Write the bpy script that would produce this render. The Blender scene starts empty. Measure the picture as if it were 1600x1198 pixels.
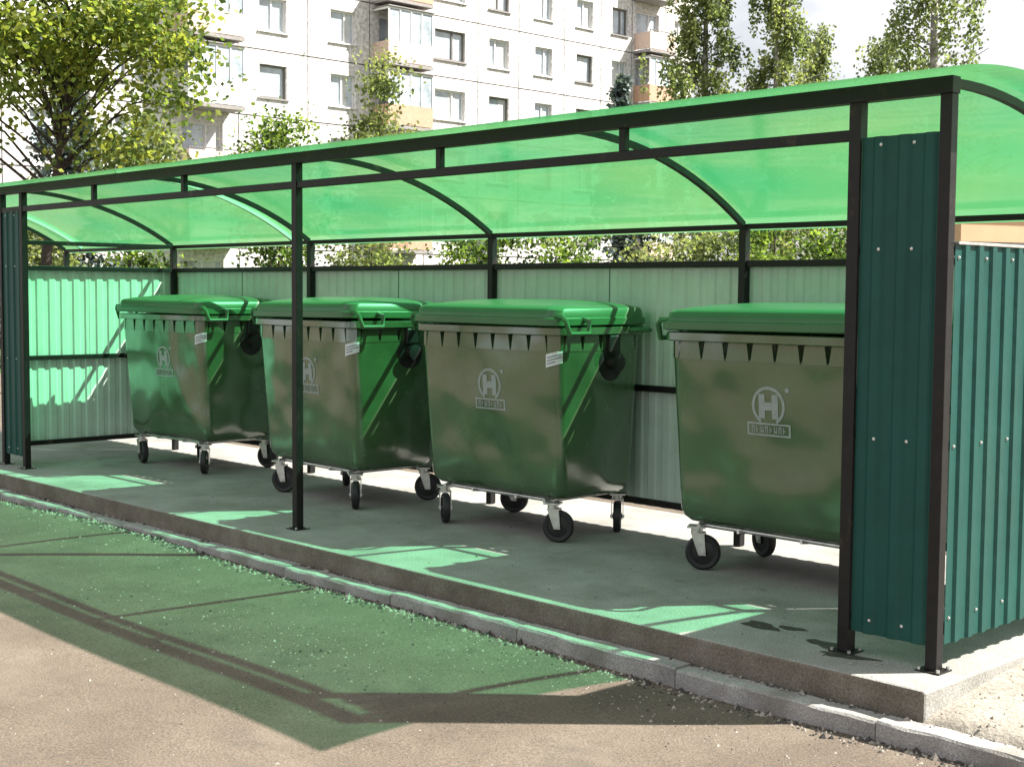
import bpy, bmesh, math, random
from mathutils import Vector, Matrix
R = math.radians
random.seed(7)
SC = bpy.context.scene
COL = SC.collection

# ------------------------------------------------------------------ camera
cam_data = bpy.data.cameras.new('camera')
cam = bpy.data.objects.new('camera', cam_data); COL.objects.link(cam)
YAW, PITCH, ROLL = 0.8047, -0.0665, 0.0076
fw = Vector((-math.sin(YAW)*math.cos(PITCH), math.cos(YAW)*math.cos(PITCH), math.sin(PITCH)))
rt = Vector((math.cos(YAW), math.sin(YAW), 0)); up = rt.cross(fw)
r2 = math.cos(ROLL)*rt + math.sin(ROLL)*up
u2 = -math.sin(ROLL)*rt + math.cos(ROLL)*up
cam.matrix_world = Matrix(((r2.x, u2.x, -fw.x, 2.7726), (r2.y, u2.y, -fw.y, -5.073), (r2.z, u2.z, -fw.z, 1.5311), (0, 0, 0, 1)))
cam_data.sensor_width = 36.0
cam_data.lens = 2139.67/1600*36
cam_data.clip_start = 0.05; cam_data.clip_end = 3000
SC.camera = cam

# ------------------------------------------------------------------ light
SUN_TO = Vector((0.60, 0.71, 1.0)).normalized()          # towards the sun: behind the shelter, to the right
elev = math.asin(SUN_TO.z); azim = math.atan2(SUN_TO.x, SUN_TO.y)
w = bpy.data.worlds.new('World'); SC.world = w; w.use_nodes = True
nt = w.node_tree; nt.nodes.clear()
sky = nt.nodes.new('ShaderNodeTexSky'); sky.sky_type = 'NISHITA'; sky.sun_disc = False
sky.sun_elevation = elev; sky.sun_rotation = azim
sky.air_density = 1.0; sky.dust_density = 3.0; sky.ozone_density = 1.0; sky.altitude = 100
bg = nt.nodes.new('ShaderNodeBackground'); bg.inputs['Strength'].default_value = 0.04
wo = nt.nodes.new('ShaderNodeOutputWorld')
CLOUD_SHIFT = (0, 5, 2)
# thin bright summer cloud all over the sky, with blue showing between
tc = nt.nodes.new('ShaderNodeTexCoord')
mp = nt.nodes.new('ShaderNodeMapping'); mp.inputs['Scale'].default_value = (1, 1, 2.2); mp.inputs['Location'].default_value = CLOUD_SHIFT
cn = nt.nodes.new('ShaderNodeTexNoise'); cn.inputs['Scale'].default_value = 2.3; cn.inputs['Detail'].default_value = 7; cn.inputs['Roughness'].default_value = .55
cr = nt.nodes.new('ShaderNodeValToRGB'); cr.color_ramp.elements[0].position = .29; cr.color_ramp.elements[1].position = .47
cm = nt.nodes.new('ShaderNodeMixRGB'); cm.inputs['Color2'].default_value = (9.2, 9.2, 9.4, 1)
mm = nt.nodes.new('ShaderNodeMath'); mm.operation = 'MULTIPLY'; mm.inputs[1].default_value = .92
nt.links.new(tc.outputs['Generated'], mp.inputs[0]); nt.links.new(mp.outputs[0], cn.inputs['Vector'])
nt.links.new(cn.outputs['Fac'], cr.inputs[0]); nt.links.new(cr.outputs[0], mm.inputs[0]); nt.links.new(mm.outputs[0], cm.inputs['Fac'])
nt.links.new(sky.outputs[0], cm.inputs['Color1']); nt.links.new(cm.outputs[0], bg.inputs['Color'])
nt.links.new(bg.outputs[0], wo.inputs['Surface'])
sun_d = bpy.data.lights.new('sun', 'SUN'); sun_d.energy = 5.0; sun_d.angle = R(0.53); sun_d.color = (1.0, .955, .88)
sun = bpy.data.objects.new('sun', sun_d); COL.objects.link(sun)
sun.rotation_euler = (-SUN_TO).to_track_quat('-Z', 'Y').to_euler(); sun.location = (20, 25, 30)
SC.view_settings.view_transform = 'Standard'; SC.view_settings.look = 'None'
SC.view_settings.gamma = 1.0; SC.view_settings.exposure = 1.6
SC.render.engine = 'CYCLES'
SC.cycles.max_bounces = 10; SC.cycles.transparent_max_bounces = 24; SC.cycles.diffuse_bounces = 4
SC.cycles.caustics_reflective = False; SC.cycles.caustics_refractive = False
SC.render.filter_size = 2.2

# ------------------------------------------------------------------ helpers
def tag(o, label=None, cat=None, group=None, kind=None):
    if label: o['label'] = label
    if cat: o['category'] = cat
    if group: o['group'] = group
    if kind: o['kind'] = kind
    return o
def empty(name, loc=(0, 0, 0), rz=0):
    o = bpy.data.objects.new(name, None); COL.objects.link(o); o.location = loc; o.rotation_euler = (0, 0, rz)
    o.empty_display_size = .2
    return o
def link(name, me, parent=None, loc=None, rot=None):
    o = bpy.data.objects.new(name, me); COL.objects.link(o)
    if parent is not None: o.parent = parent
    if loc is not None: o.location = loc
    if rot is not None: o.rotation_euler = rot
    return o
def copy_tree(o, parent=None):
    c = o.copy(); COL.objects.link(c); c.parent = parent
    for ch in list(o.children): copy_tree(ch, c)
    return c

class MB:
    """collects faces, one mesh out"""
    def __init__(s): s.v = []; s.f = []; s.m = []; s.sm = []
    def add(s, vs, fs, mi=0, smooth=False):
        b = len(s.v); s.v += [tuple(p) for p in vs]
        for f in fs: s.f.append([b+i for i in f]); s.m.append(mi); s.sm.append(smooth)
    def box(s, x0, x1, y0, y1, z0, z1, mi=0, M=None):
        vs = [(x0,y0,z0),(x1,y0,z0),(x1,y1,z0),(x0,y1,z0),(x0,y0,z1),(x1,y0,z1),(x1,y1,z1),(x0,y1,z1)]
        if M: vs = [M @ Vector(p) for p in vs]
        s.add(vs, [(0,3,2,1),(4,5,6,7),(0,1,5,4),(1,2,6,5),(2,3,7,6),(3,0,4,7)], mi)
    def tube(s, pts, rad, n=6, mi=0, caps=True, smooth=True):
        pts = [Vector(p) for p in pts]
        if not isinstance(rad, (list, tuple)): rad = [rad]*len(pts)
        rings = []
        ref = Vector((0, 0, 1))
        for i, p in enumerate(pts):
            d = (pts[min(i+1, len(pts)-1)]-pts[max(i-1, 0)]).normalized()
            r = ref if abs(d.dot(ref)) < .95 else Vector((1, 0, 0))
            a = d.cross(r).normalized(); b = d.cross(a).normalized()
            rings.append([p+(a*math.cos(t)+b*math.sin(t))*rad[i] for t in [2*math.pi*k/n for k in range(n)]])
        vs = [q for r_ in rings for q in r_]; fs = []
        for i in range(len(pts)-1):
            for k in range(n):
                fs.append((i*n+k, i*n+(k+1) % n, (i+1)*n+(k+1) % n, (i+1)*n+k))
        s.add(vs, fs, mi, smooth)
        if caps:
            s.add(rings[0], [tuple(range(n))], mi); s.add(rings[-1], [tuple(range(n-1, -1, -1))], mi)
    def loft(s, rings, mi=0, smooth=True, cap0=True, cap1=True):
        n = len(rings[0]); vs = [q for r_ in rings for q in r_]; fs = []
        for i in range(len(rings)-1):
            for k in range(n):
                fs.append((i*n+k, i*n+(k+1) % n, (i+1)*n+(k+1) % n, (i+1)*n+k))
        if cap0: fs.append(tuple(range(n-1, -1, -1)))
        if cap1: fs.append(tuple((len(rings)-1)*n+k for k in range(n)))
        s.add(vs, fs, mi, smooth)
    def mesh(s, name, mats, bevel=0, seg=2, sharp=None):
        me = bpy.data.meshes.new(name); me.from_pydata(s.v, [], s.f)
        for m in (mats if isinstance(mats, (list, tuple)) else [mats]): me.materials.append(m)
        me.polygons.foreach_set('material_index', s.m); me.polygons.foreach_set('use_smooth', s.sm)
        bm = bmesh.new(); bm.from_mesh(me)
        if bevel:
            bmesh.ops.remove_doubles(bm, verts=bm.verts, dist=1e-5)
            bmesh.ops.bevel(bm, geom=[e for e in bm.edges if len(e.link_faces) == 2 and e.calc_face_angle(0) > .5], offset=bevel, segments=seg, affect='EDGES', profile=.5)
        bmesh.ops.recalc_face_normals(bm, faces=bm.faces)
        bm.to_mesh(me); bm.free()
        if sharp: me.set_sharp_from_angle(angle=R(sharp))
        me.update(); return me
    def build(s, name, mats, parent=None, loc=None, rot=None, bevel=0, sharp=None):
        return link(name, s.mesh(name, mats, bevel, sharp=sharp), parent, loc, rot)
def box_part(name, mat, parent, x0, x1, y0, y1, z0, z1, bevel=0):
    """a box whose origin sits at its own base centre"""
    cx, cy = (x0+x1)/2, (y0+y1)/2
    m = MB(); m.box(x0-cx, x1-cx, y0-cy, y1-cy, 0, z1-z0)
    return m.build(name, mat, parent, (cx, cy, z0), bevel=bevel)

# ------------------------------------------------------------------ materials
def mat(name, col, rough=.6, metal=0, spec=.5, noise=0, nscale=8, bump=0, bscale=40, col2=None, detail=6, bdist=.01, coord='Object', stretch=None):
    m = bpy.data.materials.new(name); m.use_nodes = True; n = m.node_tree; p = n.nodes['Principled BSDF']
    p.inputs['Base Color'].default_value = (*col, 1); p.inputs['Roughness'].default_value = rough
    p.inputs['Metallic'].default_value = metal; p.inputs['Specular IOR Level'].default_value = spec
    t = n.nodes.new('ShaderNodeTexCoord'); vec = t.outputs[coord]
    if stretch:
        mpn = n.nodes.new('ShaderNodeMapping'); mpn.inputs['Scale'].default_value = stretch
        n.links.new(vec, mpn.inputs[0]); vec = mpn.outputs[0]
    if noise:
        a = n.nodes.new('ShaderNodeTexNoise'); a.inputs['Scale'].default_value = nscale; a.inputs['Detail'].default_value = detail; a.inputs['Roughness'].default_value = .65
        n.links.new(vec, a.inputs['Vector'])
        r_ = n.nodes.new('ShaderNodeValToRGB'); r_.color_ramp.elements[0].position = .32; r_.color_ramp.elements[1].position = .68
        c2 = col2 or tuple(min(1, c*(1+noise)) for c in col); c1 = col if col2 else tuple(c*(1-noise) for c in col)
        r_.color_ramp.elements[0].color = (*c1, 1); r_.color_ramp.elements[1].color = (*c2, 1)
        n.links.new(a.outputs['Fac'], r_.inputs[0]); n.links.new(r_.outputs[0], p.inputs['Base Color'])
        q = n.nodes.new('ShaderNodeMapRange'); q.inputs['To Min'].default_value = max(.02, rough-.1); q.inputs['To Max'].default_value = min(1, rough+.1)
        n.links.new(a.outputs['Fac'], q.inputs['Value']); n.links.new(q.outputs[0], p.inputs['Roughness'])
    if bump:
        b = n.nodes.new('ShaderNodeTexNoise'); b.inputs['Scale'].default_value = bscale; b.inputs['Detail'].default_value = 4
        n.links.new(vec, b.inputs['Vector'])
        bn = n.nodes.new('ShaderNodeBump'); bn.inputs['Strength'].default_value = bump; bn.inputs['Distance'].default_value = bdist
        n.links.new(b.outputs['Fac'], bn.inputs['Height']); n.links.new(bn.outputs[0], p.inputs['Normal'])
    return m
M = {}
M['steel'] = mat('dark_painted_steel', (.010, .009, .0085), .5, spec=.3, noise=.35, nscale=14, bump=.15, bscale=60, bdist=.002)
def wear(m, col, scale, lo, hi, amt, stretch=(1, 1, 1), rough=None):
    n = m.node_tree; p = n.nodes['Principled BSDF']; t = n.nodes.new('ShaderNodeTexCoord'); g = n.nodes.new('ShaderNodeNewGeometry')
    mp_ = n.nodes.new('ShaderNodeMapping'); mp_.inputs['Scale'].default_value = stretch; n.links.new(g.outputs['Position'], mp_.inputs[0])
    a = n.nodes.new('ShaderNodeTexNoise'); a.inputs['Scale'].default_value = scale; a.inputs['Detail'].default_value = 8; a.inputs['Roughness'].default_value = .7
    n.links.new(mp_.outputs[0], a.inputs['Vector'])
    r_ = n.nodes.new('ShaderNodeMapRange'); r_.inputs['From Min'].default_value = lo; r_.inputs['From Max'].default_value = hi; r_.inputs['To Max'].default_value = amt
    n.links.new(a.outputs['Fac'], r_.inputs['Value'])
    x = n.nodes.new('ShaderNodeMixRGB'); x.inputs[2].default_value = (*col, 1); n.links.new(r_.outputs[0], x.inputs[0])
    src = p.inputs['Base Color'].links[0].from_socket if p.inputs['Base Color'].links else None
    if src: n.links.new(src, x.inputs[1])
    n.links.new(x.outputs[0], p.inputs['Base Color'])
wear(M['steel'], (.07, .045, .03), 9, .60, .72, .7, (1, 1, .5))
M['teal'] = mat('teal_coated_sheet', (.012, .068, .056), .45, spec=.2, noise=.14, nscale=3, bump=.5, bscale=2.5, bdist=.03)
M['pale'] = mat('pale_sheet_back', (.56, .66, .60), .5, noise=.08, nscale=4, bump=.4, bscale=2.5, bdist=.03)
wear(M['teal'], (.035, .075, .062), 3.5, .56, .72, .3, (1, 1, .25))
wear(M['pale'], (.38, .44, .38), 2.5, .54, .72, .4, (1, 1, .3))
M['zinc'] = mat('galvanised', (.62, .62, .60), .35, metal=.8, noise=.2, nscale=20)
M['rubber'] = mat('black_rubber', (.012, .012, .013), .55, noise=.4, nscale=12)
M['blackpl'] = mat('black_plastic', (.012, .013, .013), .4)
M['white_pr'] = mat('grey_white_print', (.30, .335, .33), .6, noise=.15, nscale=30)
M['sticker'] = mat('sticker', (.66, .67, .70), .45)
M['ink'] = mat('sticker_ink', (.2, .22, .27), .5)
M['strip'] = mat('pale_joint_profile', (.75, .85, .78), .4)

def bin_plastic():
    m = mat('green_bin_plastic', (.046, .100, .040), .25, spec=.95, noise=.15, nscale=3)
    n = m.node_tree; p = n.nodes['Principled BSDF']
    t = n.nodes.new('ShaderNodeTexCoord')
    oi = n.nodes.new('ShaderNodeObjectInfo')
    ad = n.nodes.new('ShaderNodeVectorMath'); ad.operation = 'ADD'
    n.links.new(t.outputs['Object'], ad.inputs[0]); n.links.new(oi.outputs['Location'], ad.inputs[1])
    a = n.nodes.new('ShaderNodeTexNoise'); a.inputs['Scale'].default_value = 2.1; a.inputs['Detail'].default_value = 1.2
    b = n.nodes.new('ShaderNodeTexNoise'); b.inputs['Scale'].default_value = 160; b.inputs['Detail'].default_value = 2
    n.links.new(ad.outputs[0], a.inputs['Vector']); n.links.new(ad.outputs[0], b.inputs['Vector'])
    p.inputs['Coat Weight'].default_value = 1.0; p.inputs['Coat Roughness'].default_value = .16
    b1 = n.nodes.new('ShaderNodeBump'); b1.inputs['Strength'].default_value = .8; b1.inputs['Distance'].default_value = .10
    b2 = n.nodes.new('ShaderNodeBump'); b2.inputs['Strength'].default_value = .12; b2.inputs['Distance'].default_value = .002
    n.links.new(a.outputs['Fac'], b1.inputs['Height']); n.links.new(b.outputs['Fac'], b2.inputs['Height'])
    sc_ = n.nodes.new('ShaderNodeMapping'); sc_.inputs['Scale'].default_value = (3, 3, 14); sc_.inputs['Rotation'].default_value = (.2, .5, .3)
    sn = n.nodes.new('ShaderNodeTexNoise'); sn.inputs['Scale'].default_value = 3; sn.inputs['Detail'].default_value = 8; sn.inputs['Roughness'].default_value = .75
    n.links.new(ad.outputs[0], sc_.inputs[0]); n.links.new(sc_.outputs[0], sn.inputs['Vector'])
    sr = n.nodes.new('ShaderNodeMapRange'); sr.inputs['From Min'].default_value = .60; sr.inputs['From Max'].default_value = .74; sr.inputs['To Max'].default_value = .55
    n.links.new(sn.outputs['Fac'], sr.inputs['Value'])
    src = p.inputs['Base Color'].links[0].from_socket
    sx = n.nodes.new('ShaderNodeMixRGB'); sx.inputs[2].default_value = (.14, .145, .105, 1); n.links.new(sr.outputs[0], sx.inputs[0]); n.links.new(src, sx.inputs[1]); n.links.new(sx.outputs[0], p.inputs['Base Color'])
    n.links.new(b1.outputs[0], b2.inputs['Normal']); n.links.new(b2.outputs[0], p.inputs['Normal']); n.links.new(b1.outputs[0], p.inputs['Coat Normal'])
    return m
M['bin'] = bin_plastic()
M['bin_lid'] = mat('green_lid_plastic', (.044, .140, .054), .34, noise=.12, nscale=3, bump=.1, bscale=120, bdist=.002)

def polycarbonate():
    m = bpy.data.materials.new('green_polycarbonate'); m.use_nodes = True; n = m.node_tree; n.nodes.clear()
    o = n.nodes.new('ShaderNodeOutputMaterial')
    t = n.nodes.new('ShaderNodeTexCoord')
    tr = n.nodes.new('ShaderNodeBsdfTransparent'); tr.inputs[0].default_value = (.29, .95, .55, 1)
    tl = n.nodes.new('ShaderNodeBsdfTranslucent'); tl.inputs[0].default_value = (.072, .24, .088, 1)
    df = n.nodes.new('ShaderNodeBsdfDiffuse'); df.inputs[0].default_value = (.06, .21, .088, 1)
    gl = n.nodes.new('ShaderNodeBsdfGlossy'); gl.inputs['Roughness'].default_value = .18; gl.inputs[0].default_value = (1, 1, 1, 1)
    # fine flutes of the twin-wall sheet run along the length; slow waves, and patches of reflected and transmitted light put into the tint
    mp = n.nodes.new('ShaderNodeMapping'); mp.inputs['Scale'].default_value = (.35, 1, 1)
    nz = n.nodes.new('ShaderNodeTexNoise'); nz.inputs['Scale'].default_value = 2.2; nz.inputs['Detail'].default_value = 3
    wv = n.nodes.new('ShaderNodeTexWave'); wv.bands_direction = 'Y'; wv.inputs['Scale'].default_value = 28; wv.inputs['Distortion'].default_value = .3
    n.links.new(t.outputs['Object'], mp.inputs[0]); n.links.new(mp.outputs[0], nz.inputs['Vector']); n.links.new(t.outputs['Object'], wv.inputs['Vector'])
    dn = n.nodes.new('ShaderNodeTexNoise'); dn.inputs['Scale'].default_value = .75; dn.inputs['Detail'].default_value = 2; dn.inputs['Roughness'].default_value = .45
    dm = n.nodes.new('ShaderNodeMapping'); dm.inputs['Scale'].default_value = (.9, 1.5, 1.5); dm.inputs['Rotation'].default_value = (0, 0, .5)
    n.links.new(t.outputs['Object'], dm.inputs[0]); n.links.new(dm.outputs[0], dn.inputs['Vector'])
    dr = n.nodes.new('ShaderNodeValToRGB'); dr.color_ramp.elements[0].position = .30; dr.color_ramp.elements[1].position = .70
    dr.color_ramp.elements[0].color = (.030, .215, .080, 1); dr.color_ramp.elements[1].color = (.095, .245, .080, 1)
    n.links.new(dn.outputs['Fac'], dr.inputs[0]); n.links.new(dr.outputs[0], tl.inputs[0])
    bp = n.nodes.new('ShaderNodeBump'); bp.inputs['Strength'].default_value = .4; bp.inputs['Distance'].default_value = .05
    bw = n.nodes.new('ShaderNodeBump'); bw.inputs['Strength'].default_value = .02; bw.inputs['Distance'].default_value = .003
    n.links.new(nz.outputs['Fac'], bp.inputs['Height']); n.links.new(wv.outputs['Fac'], bw.inputs['Height']); n.links.new(bp.outputs[0], bw.inputs['Normal'])
    n.links.new(bw.outputs[0], gl.inputs['Normal'])
    # the flutes pass light straight on, less and less the flatter it strikes the sheet
    lf = n.nodes.new('ShaderNodeLayerWeight'); lf.inputs['Blend'].default_value = .5
    mr = n.nodes.new('ShaderNodeMapRange'); mr.inputs['From Min'].default_value = .04; mr.inputs['From Max'].default_value = .43; mr.inputs['To Min'].default_value = .15; mr.inputs['To Max'].default_value = .92
    n.links.new(lf.outputs['Facing'], mr.inputs['Value'])
    m1 = n.nodes.new('ShaderNodeMixShader'); m1.inputs[0].default_value = .28
    n.links.new(tl.outputs[0], m1.inputs[1]); n.links.new(df.outputs[0], m1.inputs[2])
    m2 = n.nodes.new('ShaderNodeMixShader'); n.links.new(mr.outputs[0], m2.inputs[0]); n.links.new(tr.outputs[0], m2.inputs[1]); n.links.new(m1.outputs[0], m2.inputs[2])
    lw = n.nodes.new('ShaderNodeLayerWeight'); lw.inputs['Blend'].default_value = .25
    fr = n.nodes.new('ShaderNodeMapRange'); fr.inputs['To Min'].default_value = .03; fr.inputs['To Max'].default_value = .55; n.links.new(lw.outputs['Facing'], fr.inputs['Value'])
    m3 = n.nodes.new('ShaderNodeMixShader'); n.links.new(fr.outputs[0], m3.inputs[0]); n.links.new(m2.outputs[0], m3.inputs[1]); n.links.new(gl.outputs[0], m3.inputs[2])
    n.links.new(m3.outputs[0], o.inputs['Surface'])
    return m
M['poly'] = polycarbonate()

def ground_mat(name, cols, scale, bump, fine=180, rough=.9, speck=None, patch=None):
    """cols: dark, mid, light; fine aggregate over broad blotches"""
    m = bpy.data.materials.new(name); m.use_nodes = True; n = m.node_tree; p = n.nodes['Principled BSDF']
    p.inputs['Roughness'].default_value = rough; p.inputs['Specular IOR Level'].default_value = .25
    t = n.nodes.new('ShaderNodeTexCoord')
    a = n.nodes.new('ShaderNodeTexNoise'); a.inputs['Scale'].default_value = scale; a.inputs['Detail'].default_value = 8; a.inputs['Roughness'].default_value = .62
    b = n.nodes.new('ShaderNodeTexNoise'); b.inputs['Scale'].default_value = fine; b.inputs['Detail'].default_value = 3; b.inputs['Roughness'].default_value = .7
    for q in (a, b): n.links.new(t.outputs['Object'], q.inputs['Vector'])
    r_ = n.nodes.new('ShaderNodeValToRGB'); e = r_.color_ramp.elements
    e[0].position = .3; e[0].color = (*cols[0], 1); e[1].position = .7; e[1].color = (*cols[2], 1)
    k = e.new(.5); k.color = (*cols[1], 1)
    n.links.new(a.outputs['Fac'], r_.inputs[0])
    r2_ = n.nodes.new('ShaderNodeValToRGB'); r2_.color_ramp.elements[0].position = .33; r2_.color_ramp.elements[1].position = .72
    r2_.color_ramp.elements[0].color = (.62, .62, .62, 1); r2_.color_ramp.elements[1].color = (1.35, 1.35, 1.35, 1)
    n.links.new(b.outputs['Fac'], r2_.inputs[0])
    mx = n.nodes.new('ShaderNodeMixRGB'); mx.blend_type = 'MULTIPLY'; mx.inputs[0].default_value = 1
    n.links.new(r_.outputs[0], mx.inputs[1]); n.links.new(r2_.outputs[0], mx.inputs[2])
    out = mx.outputs[0]
    if patch:
        for sc_, lo, hi, col_, amt in patch:
            pn = n.nodes.new('ShaderNodeTexNoise'); pn.inputs['Scale'].default_value = sc_; pn.inputs['Detail'].default_value = 9; pn.inputs['Roughness'].default_value = .68
            n.links.new(t.outputs['Object'], pn.inputs['Vector'])
            pr = n.nodes.new('ShaderNodeMapRange'); pr.inputs['From Min'].default_value = lo; pr.inputs['From Max'].default_value = hi; pr.inputs['To Max'].default_value = amt
            n.links.new(pn.outputs['Fac'], pr.inputs['Value'])
            pm = n.nodes.new('ShaderNodeMixRGB'); pm.inputs[2].default_value = (*col_, 1); n.links.new(pr.outputs[0], pm.inputs[0]); n.links.new(out, pm.inputs[1]); out = pm.outputs[0]
    if speck:
        v = n.nodes.new('ShaderNodeTexVoronoi'); v.inputs['Scale'].default_value = speck[0]
        n.links.new(t.outputs['Object'], v.inputs['Vector'])
        lt = n.nodes.new('ShaderNodeMath'); lt.operation = 'LESS_THAN'; lt.inputs[1].default_value = speck[1]
        n.links.new(v.outputs['Distance'], lt.inputs[0])
        m2 = n.nodes.new('ShaderNodeMixRGB'); m2.inputs[2].default_value = (*speck[2], 1)
        n.links.new(lt.outputs[0], m2.inputs[0]); n.links.new(out, m2.inputs[1]); out = m2.outputs[0]
    n.links.new(out, p.inputs['Base Color'])
    bn = n.nodes.new('ShaderNodeBump'); bn.inputs['Strength'].default_value = bump; bn.inputs['Distance'].default_value = .006
    b2 = n.nodes.new('ShaderNodeBump'); b2.inputs['Strength'].default_value = bump*.7; b2.inputs['Distance'].default_value = .03
    n.links.new(a.outputs['Fac'], b2.inputs['Height']); n.links.new(b.outputs['Fac'], bn.inputs['Height']); n.links.new(b2.outputs[0], bn.inputs['Normal'])
    n.links.new(bn.outputs[0], p.inputs['Normal'])
    return m
M['asphalt'] = ground_mat('dusty_asphalt', ((.110, .088, .068), (.138, .110, .085), (.166, .135, .106)), 1.6, .9, 95, patch=[(.9, .52, .70, (.23, .19, .15), .35), (1.7, .56, .68, (.075, .066, .056), .5), (7, .60, .72, (.09, .08, .068), .6)])
M['slab'] = ground_mat('concrete_slab', ((.23, .225, .20), (.30, .292, .27), (.37, .36, .335)), 2.2, .5, 110, patch=[(1.3, .54, .68, (.15, .14, .12), .55), (6, .60, .72, (.12, .11, .095), .5)])
M['kerb'] = ground_mat('kerb_concrete', ((.25, .24, .23), (.32, .31, .295), (.40, .385, .37)), 5, .6, 120, patch=[(3, .54, .66, (.18, .165, .14), .6)])
M['gravel'] = ground_mat('pale_gravel', ((.23, .205, .17), (.29, .262, .22), (.35, .32, .275)), 4, .9, 60)
M['grass'] = ground_mat('lawn', ((.03, .06, .015), (.05, .09, .022), (.08, .11, .03)), 1.2, .8, 60)
M['stone'] = mat('pebble', (.30, .27, .23), .9, noise=.3, nscale=30)
M['stone_d'] = mat('dark_crumb', (.05, .045, .04), .9)
M['fluff'] = mat('pale_seed_fluff', (.42, .40, .35), 1.0)

# ------------------------------------------------------------------ ground, slab, kerb
m = MB()
def grid(xs, ys, zf):
    vs = [(x, y, zf(x, y)) for y in ys for x in xs]; n = len(xs)
    return vs, [(j*n+i, j*n+i+1, (j+1)*n+i+1, (j+1)*n+i) for j in range(len(ys)-1) for i in range(n-1)]
AZ = -.20
def az(x, y):
    k = min(1, max(0, (-x-.3)/4.5))
    return AZ+.038*k*k*(3-2*k)*min(1, max(0, (x+30)/18))*min(1, max(0, (y+14)/9))
vs, fs = grid([-900, -60, -30, -20, -12]+[-12+.25*i for i in range(1, 72)]+[30, 900], [-900, -40, -14, -10]+[-6+.25*i for i in range(0, 23)]+[0, 60, 900],
              lambda x, y: az(x, y)+(.012*math.sin(x*1.7+y)+.010*math.sin(x*.9-y*2.1) if (-12 < x < 6 and -6 < y < -.3) else 0))
m.add(vs, fs, 0, True)
tag(m.build('asphalt_ground', M['asphalt']), 'dusty brown-grey asphalt yard in front of the green shelter', 'ground', kind='structure')
m = MB()
vs, fs = grid([-120, -60, -30, -11.9], [-1, 6, 12, 60], lambda x, y: AZ+.012); m.add(vs, fs)
vs, fs = grid([-11.9, 0, 20, 60], [9, 14, 25, 90], lambda x, y: AZ+.012); m.add(vs, fs)
tag(m.build('lawn', M['grass']), 'green lawn under the trees behind the shelter', 'lawn', kind='structure')

SX0, SX1, SY0, SY1 = -11.6, .13, -.30, 2.35
bm = bmesh.new()
M['slab_edge'] = ground_mat('soil_stained_concrete', ((.13, .112, .088), (.18, .157, .128), (.24, .215, .18)), 5, .7, 90)
m = MB(); m.box(SX0, SX1, SY0, SY1, AZ, 0)
slab_me = m.mesh('concrete_slab', [M['slab'], M['slab_edge']], bevel=.012)
for p in slab_me.polygons:
    if abs(p.normal.y) > .9: p.material_index = 1
tag(link('concrete_slab', slab_me), 'grey concrete base slab under the bins', 'slab', kind='structure')

M['stain'] = mat('damp_stain', (.045, .04, .032), .55, noise=.3, nscale=15)
slab = bpy.data.objects['concrete_slab']; rst = random.Random(4)
for (x, y, a, b) in ((-.93, .10, .10, .055), (-.80, .16, .07, .03), (-.52, .03, .11, .05), (-.36, -.07, .12, .035)):
    N = 22; ph = [rst.uniform(0, 6) for _ in range(3)]
    rad = lambda t: 1+.16*math.sin(3*t+ph[0])+.10*math.sin(5*t+ph[1])+.07*math.sin(9*t+ph[2])
    pts = [(a*rad(t)*math.cos(t), b*rad(t)*math.sin(t), 0) for t in [2*math.pi*k/N for k in range(N)]]
    m = MB(); m.add(pts, [tuple(range(N))]); m.build('stain', M['stain'], slab, (x, y, .0022), (0, 0, rst.uniform(-.3, .3)))

# kerb: one concrete kerbstone after another
kerb = empty('kerb', (0, -.37, AZ)); tag(kerb, 'row of pale concrete kerbstones along the slab front', 'kerb', kind='structure')
rk = random.Random(3)
kms = []
for i in range(4):
    m = MB(); L_ = .994; nseg = 8
    secs = []
    for k in range(nseg+1):
        x = L_*k/nseg; j = lambda a: rk.uniform(-a, a)
        top = .083+j(.003); w2 = .058
        ch = .008+abs(j(.004))
        secs.append([(x, -w2+j(.003), -.06), (x, w2, -.06), (x, w2, top-.004), (x, w2-.01, top), (x, -w2+ch, top+j(.003)), (x, -w2+j(.004), top-ch)])
    m.loft(secs, smooth=False)
    kms.append(m.mesh('kerbstone', M['kerb']))
x = -12.0; i = 0
while x < 2.4:
    link('kerbstone', kms[i % 4], kerb, (x, rk.uniform(-.006, .006), rk.uniform(-.006, .006)), (0, rk.uniform(-.004, .004), rk.uniform(-.005, .005)))
    x += 1.0; i += 1

# gravel bank to the right of the slab
m = MB()
def gz(x, y):
    b = -.108+.006*math.sin(x*3.1+y*2)+.005*math.sin(x*7+y*5)+.004*rk.uniform(-1, 1)
    if y < -.29: b = -.140
    return b+max(0, .085*(1-(x-.12)/.55))*min(1, max(0, (y+.35)*.9))
vs, fs = grid([.10+.07*i for i in range(60)]+[8, 30], [-.315]+[-.28+.07*i for i in range(60)]+[6, 12, 30], gz)
m.add(vs, fs, 0, True)
tag(m.build('gravel_ground', M['gravel']), 'pale sandy gravel ground to the right of the slab', 'gravel', kind='structure')

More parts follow.
